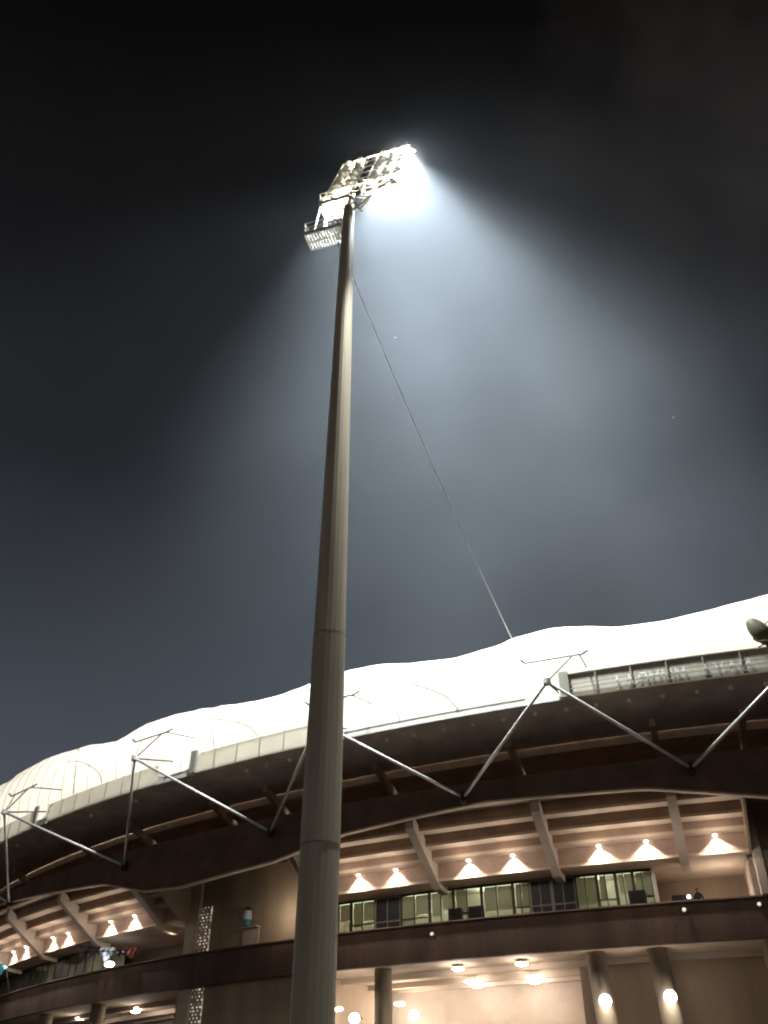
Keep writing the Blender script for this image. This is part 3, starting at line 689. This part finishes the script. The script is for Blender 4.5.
# one floodlight of each kind, then copies
def make_flood(dark):
    bodym = M['black'] if dark else M['steel']
    b = bmesh.new(); lathe(b, [(-0.42, 0.05), (-0.40, 0.16), (-0.2, 0.26), (0.0, 0.34), (0.06, 0.36), (0.06, 0.32)], (0, 0, 0), (0, 0, 1), 16)
    me1 = obj('floodlight', b, bodym, smooth=True)
    b = bmesh.new(); lathe(b, [(0.02, 0.315), (0.045, 0.2), (0.055, 0.02)], (0, 0, 0), (0, 0, 1), 16); me2 = obj('lens', b, M['lens'])
    b = bmesh.new(); polytube(b, [(-0.38, 0, -0.02), (-0.34, -0.95, -0.15), (0.34, -0.95, -0.15), (0.38, 0, -0.02)], 0.036, 6); me3 = obj('yoke', b, M['steel'])
    return me1, me2, me3
pro = {False: make_flood(False), True: make_flood(True)}
first = {False: True, True: True}
for ci, hh in enumerate(cols_h):
    for k in rows_k:
        dark = ci == 2
        body, lens, yoke = pro[dark]
        if first[dark]:
            o, l_, y_ = body, lens, yoke; first[dark] = False
        else:
            o, l_, y_ = body.copy(), lens.copy(), yoke.copy()
            for q in (o, l_, y_): col.objects.link(q)
        dep = R([37, 39, 34, 44, 50, 56][ci] + rnd.uniform(-3, 3)); az = R([-14, -7, 0, 6, 11, 16][ci] + rnd.uniform(-3, 3))
        f = (n2 * math.cos(az) + h2 * math.sin(az)) * math.cos(dep) - Z * math.sin(dep)
        up = (Z - f * f.z).normalized(); side = up.cross(f)      # local x=side, y=-up, z=front
        rot = Matrix((side, -up, f)).transposed().to_4x4()
        o.parent = MA; o.matrix_parent_inverse = Matrix.Translation(MA.location).inverted()
        o.matrix_basis = Matrix.Translation(HP(hh, k, 0.28)) @ rot @ Matrix.Scale(1.1, 4)
        for q in (l_, y_): q.parent = o
# two maintenance platforms hung on the left of the pole top
def platform(h0, h1, n0, n1, z, rails):
    o_ = Vector((PX, PY, z)); nm = bmesh.new()
    c = o_ + h2 * (h0 + h1) / 2 + n2 * (n0 + n1) / 2
    
    ns = int((h1 - h0) / 0.2)
    for q in range(ns): obox(nm, o_ + h2 * (h0 + (q + 0.5) * (h1 - h0) / ns) + n2 * (n0 + n1) / 2, h2, n2, Z, 0.12, n1 - n0, 0.05)
    for q in (0.02, 0.5, 0.98): obox(nm, o_ + h2 * (h0 + h1) / 2 + n2 * (n0 + (n1 - n0) * q) - Z * 0.07, h2, n2, Z, h1 - h0, 0.07, 0.08)
    pf = obj('platform', nm, M['white'], MA)
    b = bmesh.new()
    cr_ = [(h0, n0), (h1, n0), (h1, n1), (h0, n1)]
    for i in range(4):
        p, q = cr_[i], cr_[(i + 1) % 4]
        beam(b, o_ + h2 * p[0] + n2 * p[1] + Z * 0.09, o_ + h2 * q[0] + n2 * q[1] + Z * 0.09, 0.05, 0.24)
    obj('toe_board', b, M['white'], pf)
    b = bmesh.new()
    for i in rails:
        p, q = cr_[i], cr_[(i + 1) % 4]; P0 = o_ + h2 * p[0] + n2 * p[1]; P1 = o_ + h2 * q[0] + n2 * q[1]
        for zz in (0.6, 1.1): tube(b, P0 + Z * zz, P1 + Z * zz, 0.03, 6)
        for s_ in (0, 0.5, 1): tube(b, P0.lerp(P1, s_), P0.lerp(P1, s_) + Z * 1.1, 0.03, 6)
    obj('handrail', b, M['steel'], pf)
platform(-2.95, -0.35, 0.0, 1.25, 48.75, (0, 2, 3)); platform(-2.0, -0.1, -0.15, 1.1, 51.3, (0, 2, 3))
b = bmesh.new(); o_ = Vector((PX, PY, 0))
for (ha, na, za), (hb, nb, zb) in (((-2.3, 0, 48.8), (-1.9, -0.1, 51.3)), ((-1.9, -0.1, 51.3), (-0.6, 0, 48.9)), ((-2.3, 1.2, 48.8), (-1.9, 1.05, 51.3)), ((-0.1, -0.1, 51.4), (0.9, 0.1, 49.6)), ((-0.1, -0.1, 51.4), (-1.9, -0.1, 51.4)),
                                   ((0.1, -0.3, 51.5), (0.75, 0, 49.8)), ((-0.1, -0.1, 51.4), (1.4, 0.3, 51.2)), ((1.4, 0.3, 51.2), (0.7, 0.1, 49.9))):
    beam(b, o_ + h2 * ha + n2 * na + Z * za, o_ + h2 * hb + n2 * nb + Z * zb, 0.09, 0.09)
obj('platform_brace', b, M['steel'], MA)
b = bmesh.new()
for s in (-1, 1): tube(b, (PX - 0.55 + s * 0.02, PY - 0.1 + s * 0.2, 46.0), (PX - 0.5 + s * 0.02, PY - 0.1 + s * 0.2, 49.5), 0.025, 6)
obj('ladder', b, M['steel'], MA)
b = bmesh.new(); tube(b, HP(2.9, 10.8), HP(2.9, 12.0), 0.02, 6, 0.01); obj('lightning_rod', b, M['steel'], MA)

# thin cable from the mast to the roof
q0 = Vector((PX + 0.44, PY, 43.4)); q1 = P(97.6, -112.72, 25.05)
pts = [q0.lerp(q1, i / 20) - Z * (0.55 * 4 * (i / 20) * (1 - i / 20)) for i in range(21)]
b = bmesh.new(); polytube(b, pts, 0.028, 8)
tag(obj('cable', b, M['cable']), 'thin pale cable running from the upper mast down to the fabric roof', 'cable')

# birds lit by the beam
def bird(p, s, lab):
    b = bmesh.new()
    lathe(b, [(-0.5, 0.02), (-0.3, 0.1), (0, 0.14), (0.3, 0.1), (0.45, 0.05), (0.55, 0.01)], (0, 0, 0), (1, 0.2, 0), 10)
    for sg_ in (-1, 1):
        v = [b.verts.new(x) for x in ((-0.15, 0, 0.03), (0.2, 0, 0.03), (0.12, sg_ * 0.5, 0.18), (-0.05, sg_ * 0.95, 0.08), (-0.2, sg_ * 0.5, 0.16))]
        b.faces.new(v)
    v = [b.verts.new(x) for x in ((-0.4, -0.11, 0), (-0.4, -0.01, 0.01), (-0.72, 0.05, 0), (-0.72, -0.25, 0))]; b.faces.new(v)
    for vv in b.verts: vv.co = vv.co * s
    o = obj('bird', b, M['bird']); o.location = p; o.rotation_euler = (R(10), R(-12), R(15)); tag(o, lab, 'bird', 'small birds in the beam')
bird((0.82, 50, 55.6), 0.16, 'tiny pale bird in the beam just right of the cable')
bird((22.8, 52, 48.6), 0.13, 'tiny pale bird high over the right side of the roof')

# ------------------------------------------------------------------ haze over the bowl, lit by the floodlights
m, nt, out = nodes('night_haze')
vs_ = nt.nodes.new('ShaderNodeVolumeScatter'); vs_.inputs['Color'].default_value = (0.80, 0.90, 1.0, 1); vs_.inputs['Density'].default_value = 0.0016; vs_.inputs['Anisotropy'].default_value = 0.0
N, L = nt.nodes.new, nt.links.new
tc = N('ShaderNodeTexCoord'); hn = N('ShaderNodeTexNoise'); hn.inputs['Scale'].default_value = 0.045; hn.inputs['Detail'].default_value = 3.0; L(tc.outputs['Object'], hn.inputs['Vector'])
hm = N('ShaderNodeMapRange'); hm.inputs[1].default_value = 0.33; hm.inputs[2].default_value = 0.67; hm.inputs[3].default_value = 0.0008; hm.inputs[4].default_value = 0.0030
L(hn.outputs[0], hm.inputs[0]); L(hm.outputs[0], vs_.inputs['Density']); L(vs_.outputs[0], out.inputs['Volume'])
prof = [(35.0, 38.5), (35.0, 78.0), (235.0, 78.0), (235.0, 29.0), (62.0, 29.0)]
b = bmesh.new(); Lf = [b.verts.new((-130, y, z)) for y, z in prof]; Rt = [b.verts.new((170, y, z)) for y, z in prof]
for i in range(5): b.faces.new((Lf[i], Lf[(i+1) % 5], Rt[(i+1) % 5], Rt[i]))
b.faces.new(Lf[::-1]); b.faces.new(Rt)
hz = obj('haze', b, m); tag(hz, 'blue grey night haze lit by the floodlights above the stadium', 'haze', kind='stuff')

m, nt, out = nodes('lamp_halo'); N, L = nt.nodes.new, nt.links.new  # dense scattering added around the rack to imitate lens glare
tc = N('ShaderNodeTexCoord'); gr = N('ShaderNodeTexGradient'); gr.gradient_type = 'SPHERICAL'; L(tc.outputs['Object'], gr.inputs[0])
pw_ = N('ShaderNodeMath'); pw_.operation = 'POWER'; pw_.inputs[1].default_value = 3.0; L(gr.outputs['Fac'], pw_.inputs[0])
mu = N('ShaderNodeMath'); mu.operation = 'MULTIPLY'; mu.inputs[1].default_value = 0.16; L(pw_.outputs[0], mu.inputs[0])
vs2 = N('ShaderNodeVolumeScatter'); vs2.inputs['Color'].default_value = (1.0, 1.0, 0.97, 1); L(mu.outputs[0], vs2.inputs['Density']); L(vs2.outputs[0], out.inputs['Volume'])
b = bmesh.new(); bmesh.ops.create_icosphere(b, subdivisions=4, radius=1.0)
mo = obj('halo', b, m); tag(mo, 'added volume imitating lens glare, a white mist around the right side of the lamp rack', 'haze', kind='stuff')
front = (n2 - Z * 0.365).normalized()
mo.matrix_world = Matrix.Translation(HP(2.45, 5.0, 0.7)) @ Matrix((h2, front, cdir)).transposed().to_4x4() @ Matrix.Diagonal((2.8, 2.6, 6.8, 1))

# floodlight beams (the lit lamp head)
H0 = HP(1.0, 5.0, 1.2)
def fdir(az, dep):          # az: degrees right of straight ahead
    return Vector((math.sin(R(az)) * math.cos(R(dep)), math.cos(R(az)) * math.cos(R(dep)), -math.sin(R(dep))))
COOL = (0.90, 0.96, 1.0)
def beamlamp(p, az, dep, ang, power, blend=0.6, size=0.5):
    lamp('SPOT', 'floodlight_beam', p, power, COOL, size, p + fdir(az, dep) * 10, ang, blend)
for hh, az, dep, ang, pw in ((0.75, 14, 56, 84, 44000), (1.75, 36, 52, 84, 48000), (2.75, 50, 50, 80, 60000)):
    for k in (4.4, 6.4, 8.4, 10.2): beamlamp(HP(hh, k, 0.6), az, dep, ang, pw, 0.9, 0.3)
beamlamp(HP(3.0, 9.8, 0.6), 55, 41, 30, 200000, 0.6, 0.4)
beamlamp(HP(2.75, 8.0, 0.6), 40, 42, 20, 110000, 0.7, 0.4)
beamlamp(HP(2.0, 6.0, 0.6), 14, 46, 20, 70000, 0.7, 0.4)
for hh, az, dep, ang, pw in ((-1.35, -8, 56, 80, 12000), (-0.25, 4, 58, 84, 20000)):
    for k in (2.0, 8.0): beamlamp(HP(hh, k, 0.75), az, dep, ang, pw, 1.0, 0.3)
# spill spots added to brighten the roof edges
p_ = HP(-1.35, 3.0, 0.8); lamp('SPOT', 'floodlight_beam', p_, 60000, COOL, 0.4, P(98, -131, 22), 44, 1.0)
p_ = HP(0.75, 2.0, 0.8); lamp('SPOT', 'floodlight_beam', p_, 90000, COOL, 0.4, P(98, -116, 21), 56, 1.0)
# points added between the lamps to brighten their backs and brackets
for hh in (-0.8, 0.25, 1.25, 2.25):
    for k in (1.6, 5.4, 9.2): lamp('POINT', 'added_spill', HP(hh, k, 0.15), 260, (1.0, 0.97, 0.88), 0.15)
for hh, k, pw in ((1.6, 0.5, 2600), (2.9, 1.6, 2600), (3.2, 4.2, 3000), (3.3, 7.0, 3000), (3.2, 9.4, 2400)):
    lamp('POINT', 'added_spill', HP(hh, k, 0.5), pw, COOL, 0.3)  # added points strengthening the white glare beside the rack
lamp('SPOT', 'added_spill', (0.9, 33.0, 52.0), 75000, (1.0, 0.97, 0.86), 0.3, (-2.2, 34.0, 14.0), 28, 1.0)  # spot added to brighten the right side of the pole
lamp('POINT', 'added_spill', HP(-1.0, -0.3, 0.6), 2500, COOL, 0.3)  # point added to brighten the platforms and pole top

# ------------------------------------------------------------------ render settings
sc.view_settings.view_transform = 'Standard'; sc.view_settings.look = 'None'; sc.view_settings.exposure = 0
sc.render.engine = 'CYCLES'
cy = sc.cycles
cy.max_bounces = 6; cy.diffuse_bounces = 4; cy.volume_bounces = 0; cy.transparent_max_bounces = 8
cy.sample_clamp_indirect = 4.0; cy.caustics_reflective = False; cy.caustics_refractive = False
cy.filter_width = 2.1; cy.volume_step_rate = 1.0
cy.use_denoising = True
